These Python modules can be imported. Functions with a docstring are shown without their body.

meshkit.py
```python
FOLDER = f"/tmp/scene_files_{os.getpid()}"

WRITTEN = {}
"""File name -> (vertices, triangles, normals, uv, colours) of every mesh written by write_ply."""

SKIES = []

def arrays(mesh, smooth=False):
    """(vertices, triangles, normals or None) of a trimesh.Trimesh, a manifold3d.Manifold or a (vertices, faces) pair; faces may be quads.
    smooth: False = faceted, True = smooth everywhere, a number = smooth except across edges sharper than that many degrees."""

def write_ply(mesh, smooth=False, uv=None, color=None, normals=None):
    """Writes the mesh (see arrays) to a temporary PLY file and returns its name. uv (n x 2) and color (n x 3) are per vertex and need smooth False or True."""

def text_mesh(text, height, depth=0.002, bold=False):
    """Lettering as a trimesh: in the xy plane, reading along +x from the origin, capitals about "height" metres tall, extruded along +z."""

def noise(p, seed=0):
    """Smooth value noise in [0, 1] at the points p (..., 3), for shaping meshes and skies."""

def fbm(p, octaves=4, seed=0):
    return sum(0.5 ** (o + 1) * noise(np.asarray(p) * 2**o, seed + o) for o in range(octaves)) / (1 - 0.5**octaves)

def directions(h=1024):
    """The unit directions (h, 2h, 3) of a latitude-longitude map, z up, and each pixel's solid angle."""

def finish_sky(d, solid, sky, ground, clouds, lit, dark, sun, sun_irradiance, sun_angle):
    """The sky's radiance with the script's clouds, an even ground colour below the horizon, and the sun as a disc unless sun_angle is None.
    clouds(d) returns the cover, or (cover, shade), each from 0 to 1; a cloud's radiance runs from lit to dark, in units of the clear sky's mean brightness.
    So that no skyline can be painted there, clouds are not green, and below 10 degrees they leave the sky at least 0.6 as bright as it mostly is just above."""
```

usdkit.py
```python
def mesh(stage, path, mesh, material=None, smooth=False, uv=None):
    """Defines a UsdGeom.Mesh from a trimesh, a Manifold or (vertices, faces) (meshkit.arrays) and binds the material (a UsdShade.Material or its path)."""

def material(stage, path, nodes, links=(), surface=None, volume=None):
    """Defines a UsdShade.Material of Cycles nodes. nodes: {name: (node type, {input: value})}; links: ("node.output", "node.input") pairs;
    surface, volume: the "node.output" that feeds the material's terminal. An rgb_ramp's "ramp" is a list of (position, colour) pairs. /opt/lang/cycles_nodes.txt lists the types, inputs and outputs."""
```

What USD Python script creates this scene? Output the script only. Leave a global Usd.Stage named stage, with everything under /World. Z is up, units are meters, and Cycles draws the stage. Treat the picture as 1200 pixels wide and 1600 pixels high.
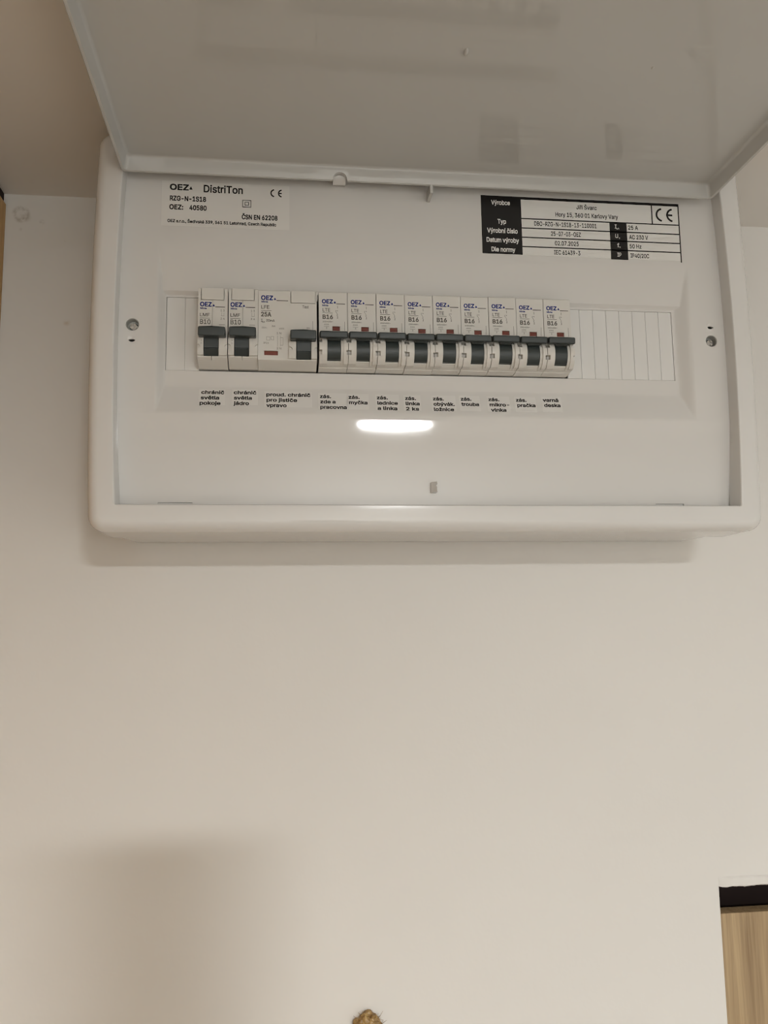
import math, random, sys
import numpy as np, trimesh, mapbox_earcut, manifold3d as m3
import shapely.geometry as sg
from scipy.sparse import coo_matrix
from scipy.sparse.csgraph import connected_components
import meshkit, usdkit
from pxr import Usd, UsdGeom, UsdLux, UsdShade, Gf, Sdf

stage = Usd.Stage.CreateInMemory()
UsdGeom.SetStageUpAxis(stage, UsdGeom.Tokens.z)
UsdGeom.SetStageMetersPerUnit(stage, 1.0)
UsdGeom.Xform.Define(stage, '/World')
UsdGeom.Scope.Define(stage, '/World/Looks')

# ------------------------------------------------------------------ camera, light, exposure
# Lengths in the builders below are millimetres around the middle of the module window of the board:
# x to the right, y into the wall (wall face y = 0), z up; Z0 lifts that to metres above the floor.
Z0 = 2426.0
CAM = (65.087, -587.831, -177.858)
RIGHT, FWD, UP = (0.99273362, -0.11941693, -0.01481724), (0.12032162, 0.98341872, 0.13568468), (-0.00163149, -0.13648158, 0.99064127)
EXPOSURE = 0.0
LAMP_POWER = 338.0
LAMP_COLOR = (0.98, 1.0, 1.0)
LAMP_DOME = 2.0
LAMP_AT, LAMP_R = (345.0, -1660.0), 88.0

cam = UsdGeom.Camera.Define(stage, '/World/camera')
M = Gf.Matrix4d(*RIGHT, 0, *UP, 0, *[-a for a in FWD], 0, CAM[0] / 1000, CAM[1] / 1000, (CAM[2] + Z0) / 1000, 1)
cam.AddTransformOp().Set(M)
cam.CreateHorizontalApertureAttr(36.0)
cam.CreateVerticalApertureAttr(48.0)
cam.CreateFocalLengthAttr(36.0 * 1351.27 / 1200)
cam.CreateClippingRangeAttr(Gf.Vec2f(0.005, 50))
cam.CreateExposureAttr(EXPOSURE)

CEIL = 124.2          # ceiling height (mm, board coordinates)

# ------------------------------------------------------------------ materials
def look(name, nodes, links, surface='p.BSDF'):
    return usdkit.material(stage, '/World/Looks/' + name, nodes, links, surface=surface)

def plain(name, color, rough=0.5, spec=0.5, metal=0.0, **kw):
    return look(name, {'p': ('principled_bsdf', dict(base_color=color, roughness=rough, specular_ior_level=spec, metallic=metal, **kw))}, [])

def plaster(name, color, marks=()):
    n = {'g': ('geometry', {}),
         'n1': ('noise_texture', {'scale': 2.2, 'detail': 3.0}),
         'r1': ('map_range', {'from_min': 0.3, 'from_max': 0.7, 'to_min': 0.96, 'to_max': 1.02}),
         'n2': ('noise_texture', {'scale': 240.0, 'detail': 2.0}),
         'mp': ('mapping', {'scale': (1.0, 1.0, 0.12)}),
         'n3': ('noise_texture', {'scale': 60.0, 'detail': 2.0}),
         'ad': ('math', {'math_type': 'add'}),
         'b': ('bump', {'strength': 0.12, 'distance': 0.0006}),
         'c': ('vector_math', {'vector_type': 'scale', 'math_type': 'scale', 'vector1': color}),
         'p': ('principled_bsdf', {'roughness': 0.75, 'specular_ior_level': 0.25})}
    n['c'][1].pop('vector_type')
    l = [('g.position', 'n1.vector'), ('g.position', 'n2.vector'), ('g.position', 'mp.vector'), ('mp.vector', 'n3.vector'),
         ('n1.fac', 'r1.value'), ('r1.result', 'c.scale'), ('n2.fac', 'ad.value1'), ('n3.fac', 'ad.value2'), ('ad.value', 'b.height'),
         ('b.normal', 'p.normal')]
    last = 'c.vector'
    for k, (x, z, r0, r1, col) in enumerate(marks):       # grubby smudges: ring or spot of their own place and size
        n[f's{k}'] = ('vector_math', {'math_type': 'distance', 'vector2': (x / 1000, 0, (z + Z0) / 1000)})
        n[f'w{k}'] = ('math', {'math_type': 'subtract', 'value2': r0 / 1000})
        n[f'a{k}'] = ('math', {'math_type': 'absolute'})
        n[f'f{k}'] = ('map_range', {'from_min': 0.0, 'from_max': r1 / 1000, 'to_min': 1.0, 'to_max': 0.0, 'clamp': True, 'range_type': 'smoothstep'})
        n[f'nn{k}'] = ('noise_texture', {'scale': 260.0, 'detail': 2.0})
        n[f'nr{k}'] = ('map_range', {'from_min': 0.35, 'from_max': 0.6, 'to_min': 0.0, 'to_max': 0.45, 'clamp': True})
        n[f'm{k}'] = ('math', {'math_type': 'multiply'})
        n[f'x{k}'] = ('mix', {'color2': col})
        l += [('g.position', f's{k}.vector1'), (f's{k}.value', f'w{k}.value1'), (f'w{k}.value', f'a{k}.value1'), (f'a{k}.value', f'f{k}.value'),
              ('g.position', f'nn{k}.vector'), (f'nn{k}.fac', f'nr{k}.value'), (f'nr{k}.result', f'm{k}.value1'), (f'f{k}.result', f'm{k}.value2'),
              (f'm{k}.value', f'x{k}.fac'), (last, f'x{k}.color1')]
        last = f'x{k}.color'
    l.append((last, 'p.base_color'))
    return look(name, n, l)

def wood(name, dark, light, scale=1.0):
    n = {'g': ('geometry', {}), 'mp': ('mapping', {'scale': (190 * scale, 190 * scale, 7.0 * scale)}),
         'n': ('noise_texture', {'scale': 1.0, 'detail': 5.0, 'roughness': 0.62, 'distortion': 0.5}),
         'm2': ('mapping', {'scale': (700 * scale, 700 * scale, 14.0 * scale)}),
         'n2': ('noise_texture', {'scale': 1.0, 'detail': 2.0}),
         'mx': ('mix', {'fac': 0.3}),
         'r': ('rgb_ramp', {'ramp': [(0.34, dark), (0.52, tuple(0.45 * a + 0.55 * b for a, b in zip(dark, light))), (0.68, light)]}),
         'b': ('bump', {'strength': 0.25, 'distance': 0.0004}), 'bw': ('rgb_to_bw', {}),
         'p': ('principled_bsdf', {'roughness': 0.55, 'specular_ior_level': 0.35})}
    return look(name, n, [('g.position', 'mp.vector'), ('mp.vector', 'n.vector'), ('g.position', 'm2.vector'), ('m2.vector', 'n2.vector'),
                          ('n.color', 'mx.color1'), ('n2.color', 'mx.color2'), ('mx.color', 'bw.color'), ('bw.val', 'r.fac'), ('r.color', 'p.base_color'),
                          ('bw.val', 'b.height'), ('b.normal', 'p.normal')])

def moulded(name, color, rough, spec=0.5, grain=0.0, scale=900.0):
    n = {'g': ('geometry', {}), 'n': ('noise_texture', {'scale': scale, 'detail': 2.0}), 'b': ('bump', {'strength': grain, 'distance': 0.0002}),
         'p': ('principled_bsdf', {'base_color': color, 'roughness': rough, 'specular_ior_level': spec})}
    return look(name, n, [('g.position', 'n.vector'), ('n.fac', 'b.height'), ('b.normal', 'p.normal')])

L = {}
L['wall'] = plaster('wall_paint', (0.855, 0.835, 0.80), marks=[
    (-112.0, 110.0, 4.4, 2.6, (0.36, 0.31, 0.25)), (-109.5, 107.5, 0.0, 6.0, (0.40, 0.35, 0.28)), (-97.8, 104.8, 0.0, 2.6, (0.34, 0.30, 0.26)),
    (-111.5, 99.0, 0.0, 1.6, (0.4, 0.36, 0.3)), (-79.0, 33.0, 0.0, 3.5, (0.62, 0.5, 0.36)), (-82.0, 91.0, 0.0, 1.2, (0.5, 0.42, 0.34))])
L['ceiling'] = plaster('ceiling_paint', (0.88, 0.84, 0.785))
L['floor'] = wood('floor_oak', (0.13, 0.085, 0.05), (0.26, 0.185, 0.12), 0.4)
L['case'] = moulded('glossy_white_plastic', (0.77, 0.76, 0.74), 0.09, 0.5, 0.006, 300.0)
L['cover'] = moulded('cover_white_plastic', (0.75, 0.735, 0.71), 0.04, 0.5, 0.003, 200.0)
L['lid'] = plain('lid_shaded_plastic', (0.60, 0.60, 0.58), 0.015, 0.5)  # same plastic as the cover, darkened: shade under the lid put into the colour
L['strip'] = moulded('blank_strip_plastic', (0.79, 0.785, 0.765), 0.25, 0.5, 0.02, 500.0)
L['device'] = moulded('breaker_grey_plastic', (0.735, 0.715, 0.67), 0.42, 0.45, 0.06, 1600.0)
L['toggle'] = moulded('slate_toggle_plastic', (0.033, 0.042, 0.041), 0.40, 0.5, 0.08, 1600.0)
L['red'] = plain('brown_red_indicator', (0.20, 0.042, 0.024), 0.35)
L['blue'] = plain('blue_print', (0.015, 0.03, 0.19), 0.5, 0.2)
L['greyink'] = plain('grey_print', (0.15, 0.14, 0.125), 0.6, 0.2)
L['paleink'] = plain('pale_print', (0.33, 0.31, 0.28), 0.6, 0.2)
L['ink'] = plain('black_print', (0.012, 0.011, 0.011), 0.35, 0.4)
L['paper'] = plain('white_label_film', (0.84, 0.83, 0.80), 0.35, 0.4)
L['film'] = plain('milky_label_film', (0.79, 0.775, 0.745), 0.3, 0.4)
L['tape'] = plain('clear_white_tape', (0.785, 0.77, 0.745), 0.2, 0.4)
L['whiteprint'] = plain('white_print', (0.85, 0.84, 0.82), 0.4, 0.4)
L['metal'] = plain('zinc_screw', (0.62, 0.62, 0.60), 0.28, 0.5, 1.0)
L['cup'] = plain('grey_screw_cup', (0.40, 0.40, 0.375), 0.3, 0.5)
L['oak'] = wood('oak_veneer', (0.25, 0.165, 0.09), (0.58, 0.43, 0.25))
L['oakdark'] = wood('oak_cabinet', (0.46, 0.275, 0.105), (0.74, 0.47, 0.20))
L['gapshade'] = plain('gap_shade_brown', (0.028, 0.017, 0.015), 0.8, 0.2)  # near-black colour standing in for shade in the door and cupboard gaps
L['foam'] = look('aged_foam', {'g': ('geometry', {}), 'n': ('noise_texture', {'scale': 380.0, 'detail': 3.0}), 'r': ('rgb_ramp', {'ramp': [(0.35, (0.20, 0.105, 0.03)), (0.65, (0.50, 0.33, 0.13))]}),
                 'b': ('bump', {'strength': 0.5, 'distance': 0.001}), 'p': ('principled_bsdf', {'roughness': 0.3})},
                 [('g.position', 'n.vector'), ('n.fac', 'r.fac'), ('r.color', 'p.base_color'), ('n.fac', 'b.height'), ('b.normal', 'p.normal')])
L['dark'] = plain('dark_inside', (0.03, 0.03, 0.03), 0.7)
L['phone'] = plain('phone_glass', (0.02, 0.02, 0.022), 0.12)
L['lampbase'] = plain('white_lamp_metal', (0.8, 0.8, 0.79), 0.4)
L['lamp'] = look('opal_lamp_glass', {'e': ('emission', {'color': LAMP_COLOR, 'strength': LAMP_POWER})}, [], 'e.emission')

# ------------------------------------------------------------------ helpers
USED = {}
def path_for(name, parent):
    base = (str(parent.GetPath()) if parent else '/World') + '/'
    k = USED.get(base + name, 0); USED[base + name] = k + 1
    return base + (name if k == 0 else f'{name}_{k:03d}')

def tag(o, label=None, cat=None, group=None, kind=None):
    p = o.GetPrim() if hasattr(o, 'GetPrim') else o
    for k, v in (('label', label), ('category', cat), ('group', group), ('kind', kind)):
        if v: p.SetCustomDataByKey(k, v)
    return p

def thing(name, loc, label, cat, group=None):
    x = UsdGeom.Xform.Define(stage, path_for(name, None))
    x.AddTranslateOp().Set(Gf.Vec3d(loc[0] / 1000, loc[1] / 1000, (loc[2] + Z0) / 1000))
    p = tag(x, label, cat, group); ORIGIN[p.GetPath()] = np.array(loc, float)
    return p
ORIGIN = {}

def obj(name, mesh, mat, parent=None, smooth=30, label=None, world=True):
    """mesh in mm: board coordinates (world=True) or coordinates of the thing (False)"""
    v, f, _ = meshkit.arrays(mesh, False)
    v = np.array(v, float)
    if parent is None:
        v = v + (0, 0, Z0)
    elif world:
        q = parent.GetPath()
        while q not in ORIGIN and q != Sdf.Path.absoluteRootPath: q = q.GetParentPath()
        v = v - ORIGIN[q] if q in ORIGIN else v + (0, 0, Z0)
    if smooth is True: t = trimesh.Trimesh(v / 1000, f, process=False)
    else: t, smooth = (trimesh.Trimesh(v / 1000, f, process=False), False) if smooth is False else (crease(v / 1000, f, smooth), True)
    g = usdkit.mesh(stage, path_for(name, parent), t, L[mat], smooth=smooth)
    return tag(g, label)

def crease(v, f, angle):
    """splits the vertices along edges sharper than the angle, so that smooth normals stay crisp there"""
    v, f = np.asarray(v), np.asarray(f)
    n = np.cross(v[f[:, 1]] - v[f[:, 0]], v[f[:, 2]] - v[f[:, 0]])
    ok = np.linalg.norm(n, axis=1) > 1e-16
    f, n = f[ok], n[ok]; n = n / np.linalg.norm(n, axis=1, keepdims=True)
    fi = np.arange(len(f)).repeat(3); a = f.ravel(); b = f[:, [1, 2, 0]].ravel(); ca = np.arange(3 * len(f)); cb = ca.reshape(-1, 3)[:, [1, 2, 0]].ravel()
    lo = np.minimum(a, b); hi = np.maximum(a, b); clo = np.where(a < b, ca, cb); chi = np.where(a < b, cb, ca)
    o = np.lexsort((hi, lo)); lo, hi, clo, chi, fi = lo[o], hi[o], clo[o], chi[o], fi[o]
    same = np.flatnonzero((lo[1:] == lo[:-1]) & (hi[1:] == hi[:-1]))
    same = same[(n[fi[same]] * n[fi[same + 1]]).sum(1) > math.cos(math.radians(angle))]
    r, c = np.r_[clo[same], chi[same]], np.r_[clo[same + 1], chi[same + 1]]
    k, lab = connected_components(coo_matrix((np.ones(len(r)), (r, c)), shape=(3 * len(f), 3 * len(f))), directed=False)
    nv = np.zeros((k, 3)); nv[lab] = v[f.ravel()]
    return trimesh.Trimesh(nv, lab.reshape(-1, 3), process=False)

def man(t):
    if isinstance(t, m3.Manifold): return t
    t = trimesh.Trimesh(t.vertices, t.faces, process=True); t.merge_vertices(digits_vertex=6)
    m = m3.Manifold(m3.Mesh(np.asarray(t.vertices, np.float32), np.asarray(t.faces, np.uint32)))
    if m.is_empty(): raise ValueError('not a solid')
    return m

def box(x0, x1, y0, y1, z0, z1):
    return m3.Manifold.cube([x1 - x0, y1 - y0, z1 - z0]).translate([x0, y0, z0])

def rbox(x0, x1, y0, y1, z0, z1, r=0.4, n=8):
    """rounded box: hull of eight spheres"""
    r = min(r, 0.499 * min(x1 - x0, y1 - y0, z1 - z0))
    s = m3.Manifold.sphere(r, n)
    return m3.Manifold.batch_hull([s.translate([x, y, z]) for x in (x0 + r, x1 - r) for y in (y0 + r, y1 - r) for z in (z0 + r, z1 - r)])

def cyl_x(x0, x1, y, z, r, n=48):
    return m3.Manifold.cylinder(x1 - x0, r, r, n).rotate([0, 90, 0]).translate([x0, y, z])

def cyl_y(x, z, y0, y1, r0, r1=None, n=40):
    """cylinder or cone from y0 to y1 (radius r0 at y0)"""
    r1 = r0 if r1 is None else r1
    return m3.Manifold.cylinder(y1 - y0, r0, r1, n).rotate([-90, 0, 0]).translate([x, y0, z])

def extrude_x(poly_yz, x0, x1):
    """polygon of (y, z) points extruded along x"""
    c = m3.CrossSection([np.asarray(poly_yz, float)], m3.FillRule.Positive)
    if c.area() <= 0: c = m3.CrossSection([np.asarray(poly_yz, float)[::-1]], m3.FillRule.Positive)
    e = m3.Manifold.extrude(c, x1 - x0)                      # (a, b, h) -> (h, a, b)
    return e.transform([[0, 0, 1, x0], [1, 0, 0, 0], [0, 1, 0, 0]])

def arr(m):
    v, f, _ = meshkit.arrays(m, False)
    return trimesh.Trimesh(v, f, process=False)

def join(parts): return trimesh.util.concatenate([arr(p) for p in parts])

def lay(t, x, z, y, surf=None):
    """turns a mesh of the xy plane into one on the board: reads along x, stands up along z, proud towards the room"""
    v = np.asarray(t.vertices); w = np.c_[x + v[:, 0], 0 * v[:, 0], z + v[:, 1]]
    w[:, 1] = (surf(w[:, 0], w[:, 2]) if surf else y) - v[:, 2]
    return trimesh.Trimesh(w, t.faces, process=False)

def text(s, x, z, h, y=0.0, bold=False, sx=1.0, mid=False, width=None, surf=None, depth=0.06, lift=0.0, slant=0.0, heavy=None):
    t = meshkit.text_mesh(s, h, depth, bold)
    heavy = (0.022 * h if bold else 0.02 * h) if heavy is None else heavy
    if heavy: t = trimesh.util.concatenate([t.copy().apply_translation((dx * heavy, dz * heavy, 0.004 * i)) for i, (dx, dz) in enumerate(((-1, -1), (1, -1), (-1, 1), (1, 1)))])
    v = np.array(t.vertices); v[:, 0] -= v[:, 0].min()
    if width: sx = width / max(v[:, 0].max(), 1e-6)
    v[:, 0] *= sx
    if mid: v[:, 0] -= v[:, 0].max() / 2
    v[:, 1] += slant * v[:, 0]
    v[:, 2] += lift
    return lay(trimesh.Trimesh(v, t.faces, process=False), x, z, y, surf)

def bar(x0, x1, z0, z1, y=0.0, depth=0.06, lift=0.0, surf=None, nx=1, nz=1):
    """flat rectangle of print or film that follows the surface"""
    gx, gz = np.linspace(x0, x1, nx + 1), np.linspace(z0, z1, nz + 1)
    X, Z = np.meshgrid(gx, gz, indexing='ij')
    return grid_solid(X, Z, (surf(X, Z) if surf else 0 * X + y) - lift - depth, (surf(X, Z) if surf else 0 * X + y) - lift)

def tri(x0, x1, z0, z1, y=0.0, depth=0.06):
    v = np.array([[x0, y, z0], [x1, y, z0], [(x0 + x1) / 2, y, z1]]); w = v - (0, depth, 0)
    return trimesh.Trimesh(np.r_[v, w], [[3, 4, 5], [0, 2, 1], [0, 1, 4], [0, 4, 3], [1, 2, 5], [1, 5, 4], [2, 0, 3], [2, 3, 5]], process=False)

def ring_ce(kind, x, z, r, w, y, lift=0.0, surf=None):
    """the C and E arcs of the CE mark (x, z: centre of the arc)"""
    a = np.radians(np.linspace(100, 260, 22))
    p = sg.LineString(np.c_[r * np.cos(a), r * np.sin(a)]).buffer(w / 2, cap_style=2)
    if kind == 'E': p = p.union(sg.box(-r, -w / 2, -r * 0.15, w / 2))
    t = trimesh.creation.extrude_polygon(p, 0.06, engine='earcut'); t.apply_translation((0, 0, lift))
    return lay(t, x, z, y, surf)

def frame_print(x0, x1, z0, z1, w, y, **kw):
    return join([bar(x0, x1, z0, z0 + w, y, **kw), bar(x0, x1, z1 - w, z1, y, **kw), bar(x0, x0 + w, z0, z1, y, **kw), bar(x1 - w, x1, z0, z1, y, **kw)])

def grid_solid(X, Z, Yf, Yb, keep=None):
    """closed solid between the front sheet Yf and the back sheet Yb over a grid (i along x, j along z); keep: cells to keep"""
    nx, nz = X.shape
    idx = np.arange(nx * nz).reshape(nx, nz)
    keep = np.ones((nx - 1, nz - 1), bool) if keep is None else keep
    a, b, c, d = idx[:-1, :-1][keep], idx[1:, :-1][keep], idx[1:, 1:][keep], idx[:-1, 1:][keep]
    o = nx * nz
    f = [np.c_[a, b, c], np.c_[a, c, d], np.c_[a, c, b] + o, np.c_[a, d, c] + o]
    e = np.r_[np.c_[a, b], np.c_[b, c], np.c_[c, d], np.c_[d, a]]
    key = e[:, 0] * o + e[:, 1]; rev = e[:, 1] * o + e[:, 0]
    e = e[~np.isin(key, rev)]
    f += [np.c_[e[:, 1], e[:, 0], e[:, 0] + o], np.c_[e[:, 1], e[:, 0] + o, e[:, 1] + o]]
    v = np.r_[np.c_[X.ravel(), Yf.ravel(), Z.ravel()], np.c_[X.ravel(), Yb.ravel(), Z.ravel()]]
    t = trimesh.Trimesh(v, np.vstack(f), process=False); t.remove_unreferenced_vertices()
    return t

def outline(x0, x1, z0, z1, bow, r, n=16, m=7):
    """closed contour with slightly bowed sides and rounded corners, always the same number of points"""
    xc, hx, zc, hz = (x0 + x1) / 2, (x1 - x0) / 2, (z0 + z1) / 2, (z1 - z0) / 2
    pts = []
    r = max(r, 0.05)
    for k, (cx, cz) in enumerate(((1, 1), (-1, 1), (-1, -1), (1, -1))):
        for a in np.linspace(0, math.pi / 2, m):
            a += k * math.pi / 2
            pts.append((xc + cx * (hx - r) + r * math.cos(a), zc + cz * (hz - r) + r * math.sin(a)))
        nx_, nz_ = ((-1, 1), (-1, -1), (1, -1), (1, 1))[k]
        a0 = np.array(pts[-1])
        sgn = ((-1, 1), (-1, -1), (1, -1), (1, 1))[k]
        nxt = {0: (xc - (hx - r), zc + hz), 1: (xc - hx, zc - (hz - r)), 2: (xc + (hx - r), zc - hz), 3: (xc + hx, zc + (hz - r))}[k]
        for t in np.linspace(0, 1, n + 2)[1:-1]:
            pts.append(tuple(a0 + t * (np.array(nxt) - a0)))
    p = np.array(pts)
    p[:, 0] += np.sign(p[:, 0] - xc) * bow * (1 - ((p[:, 1] - zc) / hz) ** 2) * np.minimum(1, np.abs(p[:, 0] - xc) / (0.5 * hx))
    return p

def fill(c):
    return mapbox_earcut.triangulate_float64(np.asarray(c, float), np.array([len(c)], np.uint32)).reshape(-1, 3).astype(int)

def loft(sections, caps=(True, True)):
    """sections: (contour, y) from back to front; closed with flat caps"""
    n = len(sections[0][0]); v = np.vstack([np.c_[c[:, 0], np.full(n, y), c[:, 1]] for c, y in sections]); f = []
    i = np.arange(n); j = (i + 1) % n
    for k in range(len(sections) - 1):
        a, b = k * n, (k + 1) * n
        f += [np.c_[a + i, b + j, a + j], np.c_[a + i, b + i, b + j]]
    t = np.vstack(f)
    t = np.vstack([t, fill(sections[0][0]), fill(sections[-1][0])[:, ::-1] + (len(sections) - 1) * n])
    m = trimesh.Trimesh(v, t, process=False); trimesh.repair.fix_normals(m)
    return m

def loft_ring(sections):
    """as loft, but the last section joins the first one: a frame"""
    n = len(sections[0][0]); v = np.vstack([np.c_[c[:, 0], np.full(n, y), c[:, 1]] for c, y in sections]); f = []
    i = np.arange(n); j = (i + 1) % n; S = len(sections)
    for k in range(S):
        a, b = k * n, ((k + 1) % S) * n
        f += [np.c_[a + i, b + j, a + j], np.c_[a + i, b + i, b + j]]
    m = trimesh.Trimesh(v, np.vstack(f), process=False); trimesh.repair.fix_normals(m)
    return m

# ------------------------------------------------------------------ the room
XL, XR, YN, FL = -760.0, 1350.0, -2150.0, -Z0
DX0, DX1, DZ1 = 363.2, 1190.0, -354.0                     # doorway in the back wall
w = box(XL - 100, XR + 100, 0, 120, FL, CEIL + 100) - box(DX0, DX1, -1, 121, FL - 1, DZ1)
wb = obj('wall_back', w, 'wall'); tag(wb, 'white painted plaster wall that carries the distribution board', None, None, 'structure')
# rough plaster lip along the top of the doorway
rng = np.random.default_rng(3)
xs = np.arange(DX0 + 0.2, DX1, 0.8); u = xs - DX0
low = DZ1 - 0.2 - 1.3 * meshkit.fbm(np.c_[xs * 0.22, 0 * xs, 0 * xs], 4, 3)
up = DZ1 + 5.6 + 0.5 * meshkit.noise(np.c_[xs * 0.05, 0 * xs, 0 * xs], 5)
secs = np.array([0.0, 0.12, 0.5, 0.85, 1.0])
pr = np.array([0.0, 1.1, 1.3, 1.0, 0.1])
X, S = np.meshgrid(xs, secs, indexing='ij')
Zg = low[:, None] + S * (up - low)[:, None]
amp = np.clip(u / 10.0, 0.05, 1)[:, None] * (0.8 + 0.4 * meshkit.noise(np.stack([X * 0.3, S * 4, 0 * X], -1), 7))
lip = obj('plaster_lip', grid_solid(X, Zg, -0.05 - pr[None, :] * amp, 0 * X + 0.8), 'wall', wb)
tag(obj('ceiling', box(XL - 100, XR + 100, YN - 100, 0, CEIL, CEIL + 100), 'ceiling'), 'white painted ceiling just above the board', None, None, 'structure')
tag(obj('floor', box(XL - 100, XR + 100, YN - 100, 1200, FL - 60, FL), 'floor'), 'wooden floor', None, None, 'structure')
tag(obj('wall_left', box(XL - 100, XL, YN, 0, FL, CEIL), 'wall'), 'white side wall', None, None, 'structure')
tag(obj('wall_right', box(XR, XR + 100, YN, 0, FL, CEIL), 'wall'), 'white side wall', None, None, 'structure')
tag(obj('wall_front', box(XL - 100, XR + 100, YN - 100, YN, FL, CEIL), 'wall'), 'white wall opposite the board', None, None, 'structure')

# oak door in the doorway under the board, with shade painted dark in the gap over its top edge
dr = UsdGeom.Xform.Define(stage, path_for('door_1', None)).GetPrim(); ORIGIN[dr.GetPath()] = np.array([0, 0, -Z0])
tag(dr, 'oak veneered door in the rough plaster opening, dark gap above it', None, None, 'structure')
obj('door_leaf', rbox(DX0 + 0.3, DX1 - 0.3, 2.0, 15.0, FL + 5, -372.6, 0.5), 'oak', dr, label='oak veneer leaf with upright grain')
obj('gap_shade_panel', join([box(DX0 - 0.1, DX1 + 0.1, 48, 70, FL, DZ1 + 0.1), box(DX0 - 0.1, DX1 + 0.1, 15.5, 60, DZ1 - 2.5, DZ1 + 0.1)]), 'gapshade', dr, label='dark panel painting the shade in the gap behind the leaf')

# oak cupboard standing against the wall on the left
cb = thing('cupboard', (-250, 0, FL), 'tall oak cupboard whose side shows as a narrow strip at the left picture edge', 'cupboard')
obj('side_panel', rbox(-139.7, -121.7, -420, -0.5, FL + 60, 116.4, 0.6), 'oakdark', cb)
obj('side_panel', rbox(-560, -542, -420, -0.5, FL + 60, 116.4, 0.6), 'oakdark', cb)
obj('top_panel', rbox(-541.8, -139.9, -420, -0.5, 98, 116.4, 0.6), 'oakdark', cb)
obj('back_panel', box(-541.8, -139.9, -8, -0.6, FL + 78.5, 97.8), 'oakdark', cb)
obj('bottom_panel', rbox(-541.8, -139.9, -420, -0.5, FL + 60, FL + 78, 0.6), 'oakdark', cb)
obj('gap_shade_strip', box(-558, -123.4, -400, -0.6, 116.6, CEIL - 0.1), 'gapshade', cb, label='dark strip painting the shade of the gap between the cupboard and the ceiling')  # added dark strip, paints the shadow gap under the ceiling
obj('plinth', box(-558, -123, -400, -20, FL, FL + 59.8), 'oakdark', cb)
for x0, x1, hx in ((-559, -341.5, -352), (-340.5, -122.5, -330)):
    d = obj('door', rbox(x0, x1, -439, -421, FL + 62, 114, 0.8), 'oakdark', cb)
    obj('handle', rbox(hx - 5, hx + 5, -465, -439.2, FL + 1000, FL + 1160, 3), 'metal', d)

# round opal ceiling lamp: the light of the room
lamp = thing('ceiling_lamp', (LAMP_AT[0], LAMP_AT[1], CEIL), 'round flat opal ceiling lamp with a white rim', 'lamp')
prof = [(0.1, 0), (LAMP_R + 6, 0), (LAMP_R + 6, -13), (LAMP_R + 4.5, -15), (LAMP_R + 1, -15), (LAMP_R + 1, -6), (0.1, -6)]
obj('rim', trimesh.creation.revolve(np.array(prof)[::-1], sections=64).apply_translation((LAMP_AT[0], LAMP_AT[1], CEIL - 0.1)), 'lampbase', lamp)
prof = [(0.01, -7)] + [(LAMP_R, -7), (LAMP_R, -14.5)] + [(LAMP_R * math.cos(a), -14.5 - LAMP_DOME * math.sin(a)) for a in np.linspace(0.1, math.pi / 2 - 0.01, 12)] + [(0.01, -14.5 - LAMP_DOME)]
obj('diffuser', trimesh.creation.revolve(np.array(prof)[::-1], sections=64).apply_translation((LAMP_AT[0], LAMP_AT[1], CEIL - 0.1)), 'lamp', lamp)

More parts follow.
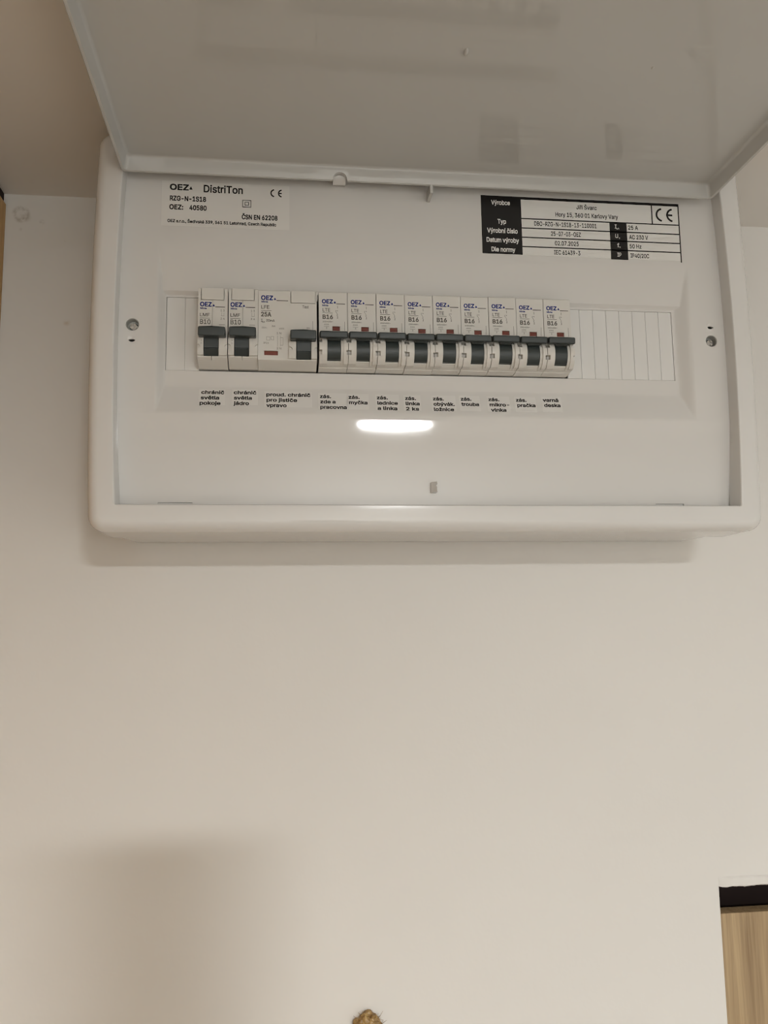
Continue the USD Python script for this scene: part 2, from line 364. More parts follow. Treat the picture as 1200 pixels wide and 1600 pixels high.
# ------------------------------------------------------------------ the distribution board
YR, YC, YW, YB = -94.3, -84.3, -78.5, -92.4               # planes: frame front, cover, blank strips, breaker fronts
OX0, OX1, OZ0, OZ1 = -41.6, 360.6, -120.6, 119.6          # frame outer, before the bow of 2.6 mm
IX0, IX1, IZ0, IZ1 = -26.3, 345.6, -105.3, 103.5           # frame opening, before the bow
board = thing('distribution_board', (159.5, 0, -121), 'white plastic distribution board with raised lid and a row of breakers, mounted on the wall', 'distribution board')
def out(d, r): return outline(OX0 + d, OX1 - d, OZ0 + d, OZ1 - d, 2.6, r)
def inn(d, r): return outline(IX0 - d, IX1 + d, IZ0 - d, IZ1 + d, 3.0, r)
hb = [(outline(OX0 + 6, OX1 - 2, OZ0 + 3.0, OZ1 - 2.5, 3.0, 8), -0.2), (outline(OX0 + 2.2, OX1 - 1.8, OZ0 + 2.0, OZ1 - 2, 3.3, 10), -30), (outline(OX0 + 1.6, OX1 - 1.6, OZ0 + 1.6, OZ1 - 1.6, 3.4, 12), -57)]
shell = man(loft(hb)) - man(loft([(outline(OX0 + 9, OX1 - 5, OZ0 + 6, OZ1 - 6, 3, 6), -3.2), (outline(OX0 + 5, OX1 - 5, OZ0 + 5, OZ1 - 5, 3, 8), -60)]))
housing = obj('housing', shell, 'case', board)
sec = [(out(0.9, 8.5), -55.0), (out(0, 9.0), -57.5), (out(0, 9.0), YR + 7.0)]
for a in np.linspace(15, 90, 8):
    a = math.radians(a); sec.append((out(6.6 * (1 - math.cos(a)), 9.0 - 6.6 * (1 - math.cos(a))), YR + 0.4 + 6.6 * (1 - math.sin(a))))
sec += [(inn(1.0, 1.4), YR + 0.05), (inn(0.5, 1.0), YR + 0.25), (inn(0.1, 0.7), YR + 0.9), (inn(-0.5, 0.4), YC + 2.6), (inn(4.0, 4.0), YC + 2.8), (inn(4.0, 4.0), -55.0)]
frame_ = obj('front_frame', loft_ring(sec), 'case', board, smooth=40)

# cover plate with the sunken field for the modules
def smin(a, b, k=0.12):
    h = np.clip(0.5 + 0.5 * (b - a) / k, 0, 1)
    return b * (1 - h) + a * h - k * h * (1 - h)
def depth_field(x, z):
    t = 0.60 * np.minimum((51.8 - z) / 26.0, 1) + 0.41 * np.clip((25.9 - z) / 2.0, 0, 1); b = (z + 49.2) / 17.5
    l = np.clip((x + 7.4) / 5.6, 0, 1); r = np.clip((327.0 - x) / 10.5, 0, 1)
    l = l * l * (3 - 2 * l); r = r * r * (3 - 2 * r)
    k = smin(smin(t, b, 0.07), smin(l, r, 0.05), 0.10)
    k = smin(k, 1 + 0 * k, 0.10)
    return np.where(k > -0.15, (np.clip(k, -0.15, None) + np.sqrt(np.clip(k, -0.15, None) ** 2 + 0.0012)) / 2, 0.0) * 5.9
def cover_y(x, z):
    x, z = np.asarray(x, float), np.asarray(z, float)
    return YC + 0.0675 * np.maximum(0, -(z + 50.5)) * 1.0 + depth_field(x, z)
WX0, WX1, WZ0, WZ1 = -2.0, 315.6, -22.6, 22.5             # module window
gx = np.unique(np.round(np.r_[np.arange(-30.2, 349.6, 3.0), np.arange(-9, 3, 0.4), np.arange(312, 330, 0.5), WX0 - 0.2, WX1 + 0.2, -30.2, 349.5], 2))
gz = np.unique(np.round(np.r_[np.arange(-105.6, 103.6, 2.0), np.arange(-55, -20, 0.5), np.arange(18, 58, 0.5), WZ0 - 0.2, WZ1 + 0.2, 103.8], 2))
gx, gz = gx[np.r_[True, np.diff(gx) > 0.12]], gz[np.r_[True, np.diff(gz) > 0.12]]
for g, vals in ((gx, (WX0 - 0.2, WX1 + 0.2)), (gz, (WZ0 - 0.2, WZ1 + 0.2))):
    for v_ in vals: g[np.argmin(abs(g - v_))] = v_
X, Z = np.meshgrid(gx, gz, indexing='ij')
B = 3.0 * (1 - ((Z - (IZ0 + IZ1) / 2) / 101.6) ** 2)      # the sides follow the bow of the frame
xm = (IX0 + IX1) / 2
edge = np.clip((np.abs(X - xm) - 170) / 18, 0, 1)
X = X - np.sign(X - xm) * (3.6 - B) * edge
cx_, cz_ = (gx[:-1] + gx[1:]) / 2, (gz[:-1] + gz[1:]) / 2
keep = ~((cx_[:, None] > WX0 - 0.2) & (cx_[:, None] < WX1 + 0.2) & (cz_[None, :] > WZ0 - 0.2) & (cz_[None, :] < WZ1 + 0.2))
Yf = cover_y(X, Z)
cv = man(grid_solid(X, Z, Yf, Yf + 1.9, keep))
SCREWS = [(-20.9, 2.9, (-21.3, -6.3)), (339.1, 2.2, (339.0, 11.6))]
for sx_, sz_, (ox_, oz_) in SCREWS:
    cv = cv - cyl_y(sx_, sz_, YC - 3, YC + 4, 3.85)
    cv = cv - cyl_y(ox_, oz_, YC - 0.7, YC + 0.55, 4.6, 1.2)                                 # shallow dimple round the knock-out
    cv = cv - (cyl_y(0, 0, 0, 6, 1.0, n=20).scale([1.9, 1, 0.85]).translate([ox_ + 0.2, YC - 1, oz_ - 0.3]))
for a_, b_ in ((-4.6, 15.0), (297.0, 315.5)):                                                # notches along the lower edge
    cv = cv - box(a_, b_, YC - 2, YC + 4.9, -104.6, -102.45)
cover = obj('cover_plate', cv, 'cover', board, smooth=25)
for sx_, sz_, (ox_, oz_) in SCREWS:
    cup = cyl_y(sx_, sz_, YC + 0.35, YC + 6.5, 3.75) - cyl_y(sx_, sz_, YC + 0.2, YC + 4.6, 3.45, 3.2)
    c = obj('screw_well', cup, 'cup', board, label='grey sunken screw well')
    hd = cyl_y(sx_ + 0.3, sz_ - 0.4, YC + 2.6, YC + 4.55, 1.9, 2.7) 
    hd = hd - rbox(sx_ - 2.1, sx_ + 2.7, YC + 2, YC + 3.7, sz_ - 0.8, sz_, 0.1).rotate([0, 0, 0]) - rbox(sx_ - 0.1, sx_ + 0.7, YC + 2, YC + 3.7, sz_ - 2.8, sz_ + 2.0, 0.1)
    obj('screw', hd, 'metal', c, label='cross-slotted zinc screw')
# small latch post under the module field
lp = m3.Manifold.batch_hull([m3.Manifold.sphere(0.3, 8).translate([x, y, z]) for z in (-96.3, -90.5) for x, y in ((155.7, YC + 0.6), (155.7, YC + 5), (158.6, YC - 2.4), (158.6, YC + 5))]) - box(157.9, 159.5, YC - 4, YC - 0.6, -93.4, -91.6)
obj('latch_post', lp, 'cover', board)
obj('edge_tab', rbox(18.5, 27.5, YC + 3.55, YC + 5.5, -100.6, -99.9, 0.2), 'cover', board)

# blanking strips left and right of the breakers, snapped at half-module grooves
edges_l = [WX0 - 0.05, 8.9, 17.6]
edges_r = [245.2] + [WX1 + 0.05 - 8.76 * k for k in range(7, -1, -1)]
for e in (edges_l, edges_r):
    for a_, b_ in zip(e[:-1], e[1:]):
        obj('blanking_strip', rbox(a_ + 0.05, b_ - 0.05, YW - 0.1, YW + 2.2, WZ0 - 0.1, WZ1 + 0.1, 0.25, 8), 'strip', board)
obj('strip_web', box(edges_l[0], edges_l[-1], YW + 0.35, YW + 1.6, WZ0 - 0.1, WZ1 + 0.1), 'strip', board)
# the strip pieces stay joined behind the grooves
obj('strip_web', box(edges_r[0], edges_r[-1], YW + 0.35, YW + 1.6, WZ0 - 0.1, WZ1 + 0.1), 'strip', board)

# ---- printed labels
def surf(x, z): return cover_y(x, z) - 0.02
# type label, top left
tl = obj('type_label', bar(-5.6, 71.0, 65.3, 94.0, YC, depth=0.12), 'film', board, label='white type label with black and grey lettering')
yl = YC - 0.12
SL = 0.0
pr = [text('OEZ', -0.9, 88.4, 3.5, yl, True, width=11.2), tri(10.6, 12.6, 88.9, 91.0, yl),
      text('DistriTon', 19.2, 87.7, 4.5, yl, True, heavy=0.02, width=23.5), ring_ce('C', 62.0, 89.0, 2.2, 0.8, yl), ring_ce('E', 66.6, 89.0, 2.2, 0.8, yl),
      text('RZG-N-1S18', -0.8, 81.5, 2.9, yl, True, width=21.5), text('OEZ:', -1.0, 75.9, 2.9, yl, True, width=8.2), text('40580', 10.9, 75.9, 2.9, yl, True, width=10.2),
      frame_print(42.5, 47.8, 79.0, 83.7, 0.35, yl), frame_print(43.9, 46.4, 80.2, 82.5, 0.35, yl),
      text('ČSN EN 62208', 42.2, 71.4, 2.8, yl, True, width=21.6), text('OEZ s.r.o., Šedivská 339, 561 51 Letohrad, Czech Republic', -2.0, 67.6, 1.75, yl, True, width=65.0)]
obj('lettering', join(pr), 'ink', tl, smooth=False)
# rating plate, top right
rl = obj('rating_label', bar(191.2, 322.6, 55.2, 94.2, YC, depth=0.12), 'paper', board, label='rating label with black columns and ruled boxes')
Z = lambda v: v
blk = [bar(191.3, 217.2, 55.4, 94.1, yl), bar(217.0, 322.5, 92.4, 94.1, yl), bar(321.9, 322.6, 54.2, 94.1, yl), bar(275.2, 286.6, 54.6, 79.6, yl)]
for z in (79.6, 73.3, 67.1, 60.9): blk.append(bar(217.0, 322.3, z - 0.35, z + 0.35, yl))
blk.append(bar(303.8, 304.5, 79.4, 92.6, yl))
blk += [text('Jiří Švarc', 260.4, 87.6, 2.6, yl, False, mid=True, width=13.5), text('Hory 15, 360 01 Karlovy Vary', 260.4, 82.0, 2.8, yl, False, mid=True, width=41.5),
        text('DBO-RZG-N-1S18-13-110001', 246, 75.2, 2.8, yl, False, mid=True, width=41.0), text('25-07-03-OEZ', 246, 68.9, 2.8, yl, False, mid=True, width=19.5),
        text('02.07.2025', 246.3, 62.6, 2.8, yl, False, mid=True, width=15.6), text('IEC 61439-3', 246.3, 56.5, 2.8, yl, False, mid=True, width=17.2),
        text('25 A', 287.6, 75.2, 2.7, yl, False, width=6.6), text('AC 230 V', 288.0, 68.8, 2.7, yl, False, width=12.6), text('50 Hz', 288.0, 62.6, 2.7, yl, False, width=7.8),
        text('IP40/20C', 288.2, 56.3, 2.7, yl, False, width=12.4), ring_ce('C', 311.4, 86.2, 4.1, 1.15, yl), ring_ce('E', 318.6, 86.2, 4.1, 1.15, yl)]
obj('print', join(blk), 'ink', rl, smooth=False)
yk = yl - 0.06
wht = [text('Výrobce', 204.0, 88.2, 2.9, yk, True, mid=True, width=12.2), text('Typ', 204.4, 75.6, 2.9, yk, True, mid=True, width=5.6), text('Výrobní číslo', 204.6, 69.4, 2.9, yk, True, mid=True, width=19.8),
       text('Datum výroby', 204.6, 63.2, 2.9, yk, True, mid=True, width=21.0), text('Dle normy', 204.8, 57.0, 2.9, yk, True, mid=True, width=15.4)]
obj('white_print', join(wht), 'whiteprint', rl, smooth=False)
wht = [text('I', 278.6, 75.6, 2.6, yk, True, heavy=0.0), text('nA', 279.6, 74.9, 1.3, yk, False, heavy=0.0), text('U', 278.6, 69.2, 2.6, yk, True, heavy=0.0, width=2.0), text('n', 281.0, 68.6, 1.3, yk, False, heavy=0.0),
       text('f', 279.6, 63.0, 2.6, yk, True, heavy=0.0), text('n', 281.0, 62.5, 1.3, yk, False, heavy=0.0), text('IP', 279.4, 56.6, 2.6, yk, True, heavy=0.0, width=2.8)]
obj('white_print', join(wht), 'whiteprint', rl, smooth=False)

# circuit labels under the breakers
CIRC = [(18.7, -34.9, ['chránič', 'světla', 'pokoje'], [13.4, 10.8, 12.2]), (38.1, -34.7, ['chránič', 'světla', 'jádro'], [13.3, 10.6, 9.0]),
        (57.3, -35.7, ['proud. chránič', 'pro jističe', 'vpravo'], [26.3, 18.2, 12.0]), (89.3, -36.3, ['zás.', 'zde a', 'pracovna'], [6.7, 9.2, 15.9]),
        (106.6, -36.5, ['zás.', 'myčka'], [6.7, 11.2]), (123.8, -36.5, ['zás.', 'lednice', 'a linka'], [6.7, 12.5, 12.0]), (141.1, -36.6, ['zás.', 'linka', '2 ks'], [6.7, 8.6, 8.0]),
        (158.3, -36.6, ['zás.', 'obývák.', 'ložnice'], [6.7, 13.1, 12.4]), (175.6, -36.4, ['zás.', 'trouba'], [6.7, 11.0]), (193.0, -36.4, ['zás.', 'mikro-', 'vlnka'], [6.9, 12.4, 9.6]),
        (210.4, -36.5, ['zás.', 'pračka'], [6.7, 11.6]), (227.6, -36.2, ['varná', 'deska'], [10.0, 10.4])]
for k, (x, z, lines, ws) in enumerate(CIRC):
    wmax = max(ws)
    x1 = min(x + wmax + 1.0, CIRC[k + 1][0] - 0.75) if k + 1 < len(CIRC) else x + wmax + 1.4
    c = obj('circuit_label', bar(x - 1.0, x1, z - 9.6, z + 1.0, depth=0.05, surf=surf, nx=4, nz=10), 'tape', board, smooth=True, label='clear tape label reading ' + ' '.join(lines))
    dx = [0, 0.15, 0.1] if k < 9 else [0, 0.4, 0.9]
    if k == 0: dx = [0.4, 0.2, -0.3]
    t = [text(s, x + dx[i], z - 2.3 - 3.62 * i, 2.15, bold=True, width=w_, surf=surf, lift=0.05) for i, (s, w_) in enumerate(zip(lines, ws))]
    obj('lettering', join(t), 'ink', c, smooth=False)

# lid: a shallow tray hinged along the top, standing open towards the room
HY, HZ, LA = YR - 0.6, 92.6, -0.006                         # hinge line and opening angle above the horizontal
LX0, LX1, LD, LH = -27.6, 340.0, 200.0, 11.0
def lid_pts(x, d, h):                                      # d: distance from the hinge edge, h: height above the rim plane
    return np.stack([x, HY - d * math.cos(LA) - h * math.sin(LA), HZ + d * math.sin(LA) + h * math.cos(LA)], -1)
def lid_contour(i, r, n=10, m=6):
    return outline(LX0 + i, LX1 - i, i, LD - i, 0, r, n, m)
secl = []
for i, r, h in ((0.0, 3.0, 0.4), (0.0, 3.0, LH - 2.0), (0.6, 3.0, LH - 0.6), (2.0, 3.0, LH)):
    secl.append((lid_contour(i, r), h))
outer = secl
inner = [(lid_contour(5.2, 3.0), LH - 2.2), (lid_contour(4.0, 2.4), LH - 2.6), (lid_contour(3.2, 2.2), LH - 3.6), (lid_contour(1.8, 2.0), 0.3), (lid_contour(1.2, 2.0), 0.0), (lid_contour(0.4, 2.6), 0.0)]
def lid_mesh():
    n = len(inner[0][0]); ss = inner + outer               # inside panel -> rim -> outside panel
    v = np.vstack([lid_pts(c[:, 0], c[:, 1], np.full(n, h)) for c, h in ss]); f = []
    i = np.arange(n); j = (i + 1) % n
    for k in range(len(ss) - 1):
        a, b = k * n, (k + 1) * n
        f += [np.c_[a + i, b + j, a + j], np.c_[a + i, b + i, b + j]]
    f += [fill(ss[0][0])[:, ::-1], fill(ss[-1][0]) + (len(ss) - 1) * n]
    m = trimesh.Trimesh(v, np.vstack(f), process=False); trimesh.repair.fix_normals(m)
    return m
lidm = man(lid_mesh())
notch = cyl_y(101.3, HZ + 0.6, HY - 3.8, HY + 1, 4.4, n=36) + box(96.9, 105.7, HY - 3.8, HY + 1, HZ - 2, HZ + 0.8)
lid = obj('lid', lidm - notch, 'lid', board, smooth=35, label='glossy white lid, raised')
obj('hinge_knuckle', cyl_x(97.4, 105.2, YR + 5.2, HZ + 6.0, 4.6, 32), 'case', board)
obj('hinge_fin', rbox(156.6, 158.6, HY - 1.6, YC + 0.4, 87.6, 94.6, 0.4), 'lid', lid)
def nub(x, d, rx, rd, hgt):
    s = trimesh.creation.icosphere(3, 1.0); v = s.vertices * (rx, rd, hgt)
    return trimesh.Trimesh(lid_pts(x + v[:, 0], d + v[:, 1], LH - 2.2 + v[:, 2]), s.faces[:, ::-1], process=False)
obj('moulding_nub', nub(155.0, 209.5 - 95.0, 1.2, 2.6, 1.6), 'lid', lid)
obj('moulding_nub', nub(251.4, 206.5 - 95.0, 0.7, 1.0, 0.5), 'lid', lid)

# ------------------------------------------------------------------ the breakers (each one a thing; local origin at its front, lower left)
def nose(x0, x1, z_lip, top=23.6, style='round'):
    """profile of a modular device: flat front, lip under the toggle, front drawn back at the bottom"""
    if style == 'step':
        p = [(0, z_lip + 0.7), (0.35, z_lip - 0.4), (2.4, z_lip - 1.5), (5.6, z_lip - 2.3), (5.9, z_lip - 2.7), (8.6, -22.2), (13.0, -22.3)]
    else:
        p = [(0, z_lip + 0.5), (0.25, z_lip - 0.3)] + [(11.0 * math.sin(a) ** 2 * 0.5 + 5.5 * math.sin(a), z_lip - 0.3 - (z_lip + 22.0) * math.sin(a)) for a in np.linspace(0.25, math.pi / 2, 7)] + [(13.0, -22.2)]
    p = [(0.5, top), (0, top - 0.5)] + p + [(13.4, -22.0), (46, -22.0), (46, top)]
    return extrude_x(p, x0, x1)

def vprint(x, segs, w, y=0.0):
    return [bar(x - w / 2, x + w / 2, a, b, y) for a, b in segs]

def logo(x, z, h, wid, line, tl=5.9):
    a = [text('OEZ', x, z, h, 0, True, width=wid), tri(x + wid + 0.4, x + wid + 1.9, z + 0.1, z + 1.5)]
    b = [bar(x + wid + 2.1, x + wid + 2.1 + line, z - 0.45, z + 0.0)]
    return a, b

def lte():
    t = thing('circuit_breaker', (0, 0, 0), 'x', 'circuit breaker')
    W = 17.0
    zl = -19.2
    ax_y, ax_z, rc = 4.6, -12.3, 10.0
    b = nose(0.12, W + 0.12, zl, style='step')
    cheeks = cyl_x(0.12, W + 0.12, ax_y, ax_z, rc, 72)
    flange = cyl_x(12.9, 14.5, ax_y, ax_z, rc - 0.9, 72)
    cheeks = cheeks - box(4.75, 14.5, -20, 30, -40, 20) + flange
    cheeks = cheeks ^ box(-1, 20, -8, 12, -21.2, -4.4)
    b = b + cheeks
    b = b - box(4.75, 12.9, -12, 12, zl + 0.1, -3.4)                     # slot of the toggle
    for z in (-8.1, -15.4):                                           # square notches at both joints
        n_ = box(-1, 1.75, -9, 1.6, z - 1.3, z + 1.3) + box(W - 1.0, W + 2, -9, 1.6, z - 1.3, z + 1.3)
        b = b - (n_ - cyl_x(-2, W + 3, ax_y, ax_z, rc - 2.8, 48))
    b = b - box(8.1, 12.7, -1, 0.9, -0.6, 2.2)
    obj('body', b, 'device', t, smooth=28, world=False)
    g = cyl_x(4.95, 12.7, ax_y, ax_z, rc - 0.75, 72) ^ box(0, 20, -8, 12, zl + 0.2, -2.0)
    hb_ = m3.Manifold.batch_hull([s for x in (1.15, 15.9) for s in (m3.Manifold.sphere(0.9, 12).translate([x, -7.6, -4.4]), m3.Manifold.sphere(0.9, 12).translate([x, -7.3, -6.7]), m3.Manifold.sphere(0.8, 12).translate([x, -1.6, -2.7]), m3.Manifold.sphere(0.8, 12).translate([x, -1.8, -5.0]))])
    neck = m3.Manifold.batch_hull([s for x in (5.0, 12.6) for s in (m3.Manifold.sphere(0.8, 10).translate([x, -6.0, -6.0]), m3.Manifold.sphere(0.8, 10).translate([x, 1.0, -4.6]))] + [m3.Manifold.sphere(0.8, 10).translate([x, -4.8, -7.6]) for x in (5.8, 11.9)])
    obj('toggle', g + hb_ + neck, 'toggle', t, smooth=35, label='dark slate toggle', world=False)
    obj('indicator', man(rbox(8.25, 12.55, 0.3, 1.0, -0.5, 2.1, 0.15)) + rbox(8.35, 12.45, 0.12, 0.8, 0.0, 0.75, 0.15) + rbox(8.35, 12.45, 0.12, 0.8, 1.1, 1.9, 0.15), 'red', t, label='brown red indicator window', world=False)
    a, c = logo(2.0, 16.4, 2.35, 6.5, 5.2)
    a.append(text('Minia', 2.2, 14.6, 0.95, 0, True, width=3.5))
    obj('logo_lettering', join(a), 'blue', t, smooth=False, world=False)
    gr = c + [text('LTE', 2.4, 11.2, 2.1, 0, False, width=4.4), bar(2.3, 8.4, 10.25, 10.5), text('B16', 2.3, 6.7, 2.5, 0, True, width=6.2),
              text('230/400V~', 2.4, 4.6, 0.75, 0, False, width=6.1)]
    obj('lettering', join(gr), 'greyink', t, smooth=False, world=False)
    pl = [text('6000', 3.2, 2.9, 0.8, 0, False, width=2.8), bar(3.1, 6.2, 1.9, 2.1), text('3', 4.3, 0.6, 1.0, 0, False), bar(15.3, 15.55, -0.4, 5.2)]
    pl += vprint(11.3, [(13.3, 15.0), (11.5, 12.3), (7.2, 8.5)], 0.25) + [bar(10.0, 10.2, 11.0, 12.2), bar(10.2, 11.2, 11.9, 12.1), text('2', 10.9, 7.0, 1.0, 0, False), text('1', 11.0, 14.0, 0.9, 0, False)]
    pl += [lay(trimesh.creation.extrude_polygon(sg.LineString([(10.4, 11.2), (11.3, 9.4), (10.8, 9.0), (11.4, 8.4)]).buffer(0.12), 0.06, engine='earcut'), 0, 0, 0)]
    obj('small_print', join(pl), 'paleink', t, smooth=False, world=False)
    return t

def toggle_flat(x0, x1, zt, zb, xb0, xb1):
    """T-shaped toggle with a flat two-facet stem (x0..x1) and a wide bar (xb0..xb1)"""
    zm = (zt - 5.4 + zb) / 2 - 0.8
    st = extrude_x([(6, zt - 2), (-2.2, zt - 2), (-1.4, zm + 0.35), (-0.6, zm + 0.3), (-0.6, zm - 0.2), (-1.2, zm - 0.35), (1.2, zb), (6, zb)], x0, x1)
    r = 0.7
    pts = [(-7.6, zt - 0.9), (-7.2, zt - 4.9), (-0.4, zt - 0.5), (-0.8, zt - 4.2)]
    hb_ = m3.Manifold.batch_hull([m3.Manifold.sphere(r, 12).translate([x, y, z]) for y, z in pts for x in (xb0 + r, xb1 - r)] + [m3.Manifold.sphere(r, 12).translate([(xb0 + xb1) / 2, -7.2, zt - 0.35])])
    return st + hb_

def lmf():
    t = thing('small_circuit_breaker', (0, 0, 0), 'x', 'circuit breaker')
    W = 17.1
    zl = -18.1
    b = nose(0.12, W + 0.12, zl)
    b = b + (box(0.12, W + 0.12, -2.0, 3, zl + 0.3, -7.4) - box(3.6, 12.4, -9, 9, zl - 1, 2))
    b = b - box(3.6, 12.2, -9, 9, zl + 0.2, -2.6)
    b = b - cyl_y(0.1, -12.7, -5, -0.9, 1.55, n=24) - cyl_y(W + 0.1, -12.7, -5, -0.9, 1.55, n=24)
    b = b - box(8.2, 8.55, -1, 0.6, -3.5, 15.8) - box(7.95, 8.25, -1, 2.4, -20.8, zl + 0.3)
    b = b - box(1.6, 15.35, -1, 1.5, 16.15, 24)
    obj('body', b, 'device', t, smooth=28, world=False)
    obj('label_tab', rbox(2.0, 14.9, -0.35, 1.6, 16.4, 23.4, 0.15), 'device', t, world=False)
    obj('toggle', toggle_flat(3.85, 12.0, -2.5, zl + 0.4, 0.9, 16.3), 'toggle', t, smooth=30, label='dark slate toggle', world=False)
    a, c = logo(1.2, 12.3, 2.5, 6.7, 5.6)
    a.append(text('Minia', 1.4, 10.6, 0.95, 0, True, width=3.6))
    obj('logo_lettering', join(a), 'blue', t, smooth=False, world=False)
    gr = c + [bar(1.2, 7.0, 4.9, 5.15), text('B10', 1.3, 1.5, 2.75, 0, False, width=6.0), text('LMF', 1.2, 6.1, 2.0, 0, False, width=5.6)]
    obj('lettering', join(gr), 'greyink', t, smooth=False, world=False)
    pl = [bar(12.2, 15.6, 1.1, 1.4), text('1', 2.2, -9.4, 0.8, -2.0, False), text('0', 2.1, -11.2, 0.8, -2.0, False)]
    pl += [text('1 3', 13.1, 9.4, 1.2, 0, False), bar(13.6, 13.75, 6.8, 8.8), bar(15.0, 15.15, 6.8, 8.8), bar(13.4, 15.3, 6.5, 6.7), text('2 4', 13.1, 4.4, 1.2, 0, False)]
    obj('small_print', join(pl), 'paleink', t, smooth=False, world=False)
    return t

def lfe():
    t = thing('residual_current_breaker', (0, 0, 0), 'double-width breaker marked 25A, its toggle on the right and a red window lower left', 'circuit breaker')
    W = 34.6
    zl = -19.0
    b = nose(0.12, W + 0.12, zl)
    b = b + (box(18.2, W + 0.12, -2.0, 3, zl + 0.3, -8.4) - box(22.4, 31.4, -9, 9, zl - 1, 2))
    b = b - box(22.5, 31.2, -9, 9, zl + 0.2, -3.4)
    b = b - cyl_y(18.6, -13.2, -5, -0.9, 1.6, n=24) - cyl_y(W + 0.1, -13.2, -5, -0.9, 1.6, n=24)
    b = b - box(19.0, 34.1, -1, 1.5, 15.85, 24) - box(3.7, 11.8, -1, 0.9, -16.5, -13.8)
    obj('body', b, 'device', t, smooth=28, world=False)
    obj('label_tab', rbox(19.5, 33.7, -0.35, 1.6, 16.1, 23.4, 0.15), 'device', t, world=False)
    obj('toggle', toggle_flat(22.8, 31.0, -3.1, zl + 0.4, 18.9, 34.1), 'toggle', t, smooth=30, label='dark slate toggle', world=False)
    obj('indicator', rbox(3.8, 11.7, 0.3, 1.0, -16.4, -13.9, 0.2), 'red', t, label='brown red indicator window', world=False)
    a, c = logo(1.8, 17.4, 2.6, 7.0, 6.8)
    a.append(text('Minia', 2.0, 15.8, 0.95, 0, True, width=3.8))
    obj('logo_lettering', join(a), 'blue', t, smooth=False, world=False)
    gr = c + [text('LFE', 1.9, 11.9, 2.1, 0, False, width=4.7), bar(1.8, 7.9, 10.6, 10.85), text('25A', 1.8, 7.2, 2.6, 0, True, width=6.0),
              text('I', 1.8, 3.8, 1.7, 0, False), text('Δn', 2.4, 3.3, 1.0, 0, False), text('30mA', 4.8, 4.0, 1.4, 0, False, width=5.0), text('Test', 26.2, 12.9, 1.7, 0, False, width=3.6)]
    obj('lettering', join(gr), 'greyink', t, smooth=False, world=False)
    pl = [text('230V~', 2.2, -0.2, 0.9, 0, False, width=3.2), text('3kA', 8.1, 0.8, 1.1, 0, False, width=2.1), text('6000', 12.4, -0.5, 0.9, 0, False, width=3.0),
          text('1', 11.0, -3.6, 1.3, 0, False), text('N', 12.6, -3.6, 1.3, 0, False), text('2', 11.0, -12.9, 1.3, 0, False), text('N', 12.6, -12.9, 1.3, 0, False),
          bar(11.4, 11.55, -11.0, -4.4), bar(13.1, 13.25, -11.0, -4.4), bar(14.6, 14.75, -10.2, -5.6), bar(13.2, 14.7, -5.8, -5.6), bar(13.2, 14.7, -10.3, -10.1),
          frame_print(5.0, 7.2, -7.4, -5.2, 0.18, 0), frame_print(7.6, 9.4, -7.2, -5.0, 0.18, 0), text('IP20', 3.2, -9.6, 1.0, 0, False), bar(32.2, 32.45, -0.4, 5.0), text('ON', 28.6, 0.2, 0.9, 0, False)]
    pl += [text('Test', 27.0, 2.0, 0.01, 0, False)] if False else []
    obj('small_print', join(pl), 'paleink', t, smooth=False, world=False)
    return t

def place(p, x, y, z, label):
    x_ = UsdGeom.Xformable(p); ops = x_.GetOrderedXformOps()
    (ops[0] if ops else x_.AddTranslateOp()).Set(Gf.Vec3d(x / 1000, y / 1000, (z + Z0) / 1000))
    tag(p, label)

def copy(src, base, cat, group):
    x = UsdGeom.Xform.Define(stage, path_for(base, None)); x.AddTranslateOp()
    p = x.GetPrim(); p.GetReferences().AddInternalReference(src.GetPath()); p.SetInstanceable(True)
    tag(p, None, cat, group)
    return p

lm = lmf(); tag(lm, None, None, 'narrow breakers on the left')
lm2 = copy(lm, 'small_circuit_breaker', 'circuit breaker', 'narrow breakers on the left')
place(lm, 17.6, YB, 0, 'breaker marked B10 at the left end of the row, above the label ending in pokoje')
place(lm2, 35.2, YB + 0.2, 0.35, 'breaker marked B10, second from the left, above the label ending in jádro')
lf = lfe(); place(lf, 52.45, YB + 0.1, 0, 'double-width breaker marked 25A with a red window low on its left half')
NAMES = ['first breaker marked B16 right of the double-width one, above the label reading zde a pracovna', 'second of the breakers marked B16, above the label reading myčka', 'third of the breakers marked B16, above the label reading lednice a linka',
         'fourth of the breakers marked B16, above the label reading linka 2 ks', 'middle one of the nine breakers marked B16, above the label reading ložnice', 'sixth of the breakers marked B16, above the label reading trouba',
         'third breaker from the right end of the row, above the label reading mikro-vlnka', 'second breaker from the right end of the row, above the label reading pračka', 'breaker at the right end of the row, next to the blank strips, above varná deska']
lt = lte(); tag(lt, None, None, 'breakers marked B16')
for k, nm in enumerate(NAMES):
    o = lt if k == 0 else copy(lt, 'circuit_breaker', 'circuit breaker', 'breakers marked B16')
    place(o, 88.25 + 17.27 * k, YB + [0, 0.15, -0.1, 0.1, 0, 0.2, -0.1, 0.1, 0][k], [0, 0.1, 0, -0.15, 0.05, 0, 0.1, -0.05, 0][k], nm)
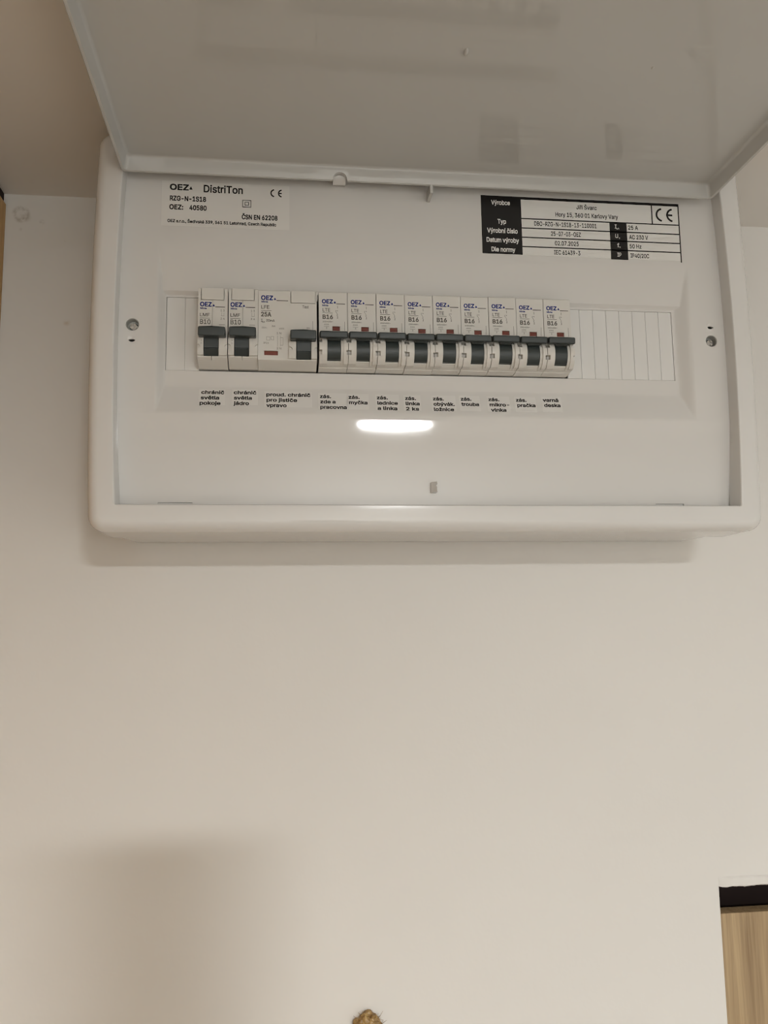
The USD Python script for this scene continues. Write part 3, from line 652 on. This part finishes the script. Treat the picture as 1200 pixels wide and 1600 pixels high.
obj('mounting_rail', join([box(-8, 322, -40.5, -38.8, -17.5, 17.5)]), 'metal', board)

# ------------------------------------------------------------------ lump of foam on the wall at the bottom of the picture
s = trimesh.creation.icosphere(5, 1.0); d = s.vertices
rad = 0.72 + 0.5 * meshkit.fbm(d * 2.3 + 7, 4, 11)
lump = thing('foam_lump', (121.8, 0, -428.5), 'small amber lump of dried foam sticking out of the wall at the bottom edge', 'foam')
v = d * rad[:, None] * (9.6, 7.0, 11.0) + (121.8, -2.0, -428.8)
v[:, 1] = np.minimum(v[:, 1], 0.8)
obj('blob', trimesh.Trimesh(v, s.faces, process=False), 'foam', lump, smooth=True)
rng = np.random.default_rng(5); wis = []
for k in range(46):
    a = rng.uniform(0.05, math.pi - 0.05); st = np.array([121.8 + 7.6 * math.cos(a), -rng.uniform(0.5, 5), -428.5 + 8.6 * math.sin(a)])
    dr_ = np.array([math.cos(a) + rng.normal(0, .5), rng.normal(-0.3, .4), math.sin(a) + rng.normal(0, .4)]); dr_ /= np.linalg.norm(dr_)
    ln = rng.uniform(1.5, 5.0)
    p0, p1, p2 = st, st + dr_ * ln * 0.5 + rng.normal(0, .3, 3), st + dr_ * ln + rng.normal(0, .7, 3)
    for q in (p0, p1, p2): q[1] = min(q[1], -0.3)
    wis.append(m3.Manifold.batch_hull([m3.Manifold.sphere(0.16, 5).translate(list(p0)), m3.Manifold.sphere(0.12, 5).translate(list(p1))]))
    wis.append(m3.Manifold.batch_hull([m3.Manifold.sphere(0.12, 5).translate(list(p1)), m3.Manifold.sphere(0.06, 5).translate(list(p2))]))
tag(obj('fibres', join(wis), 'foam', lump), 'fine stray fibres', None, None, 'stuff')

# ------------------------------------------------------------------ the telephone that takes the picture (it shades the wall lower left)
px, pz = 80.0, -158.0
ph = thing('smartphone', (px + 36, CAM[1] - 8, pz - 158), 'black smartphone held up in front of the board', 'phone')
obj('body', rbox(px, px + 74, CAM[1] - 12.5, CAM[1] - 4.0, pz - 160, pz, 4.0, 24), 'phone', ph)
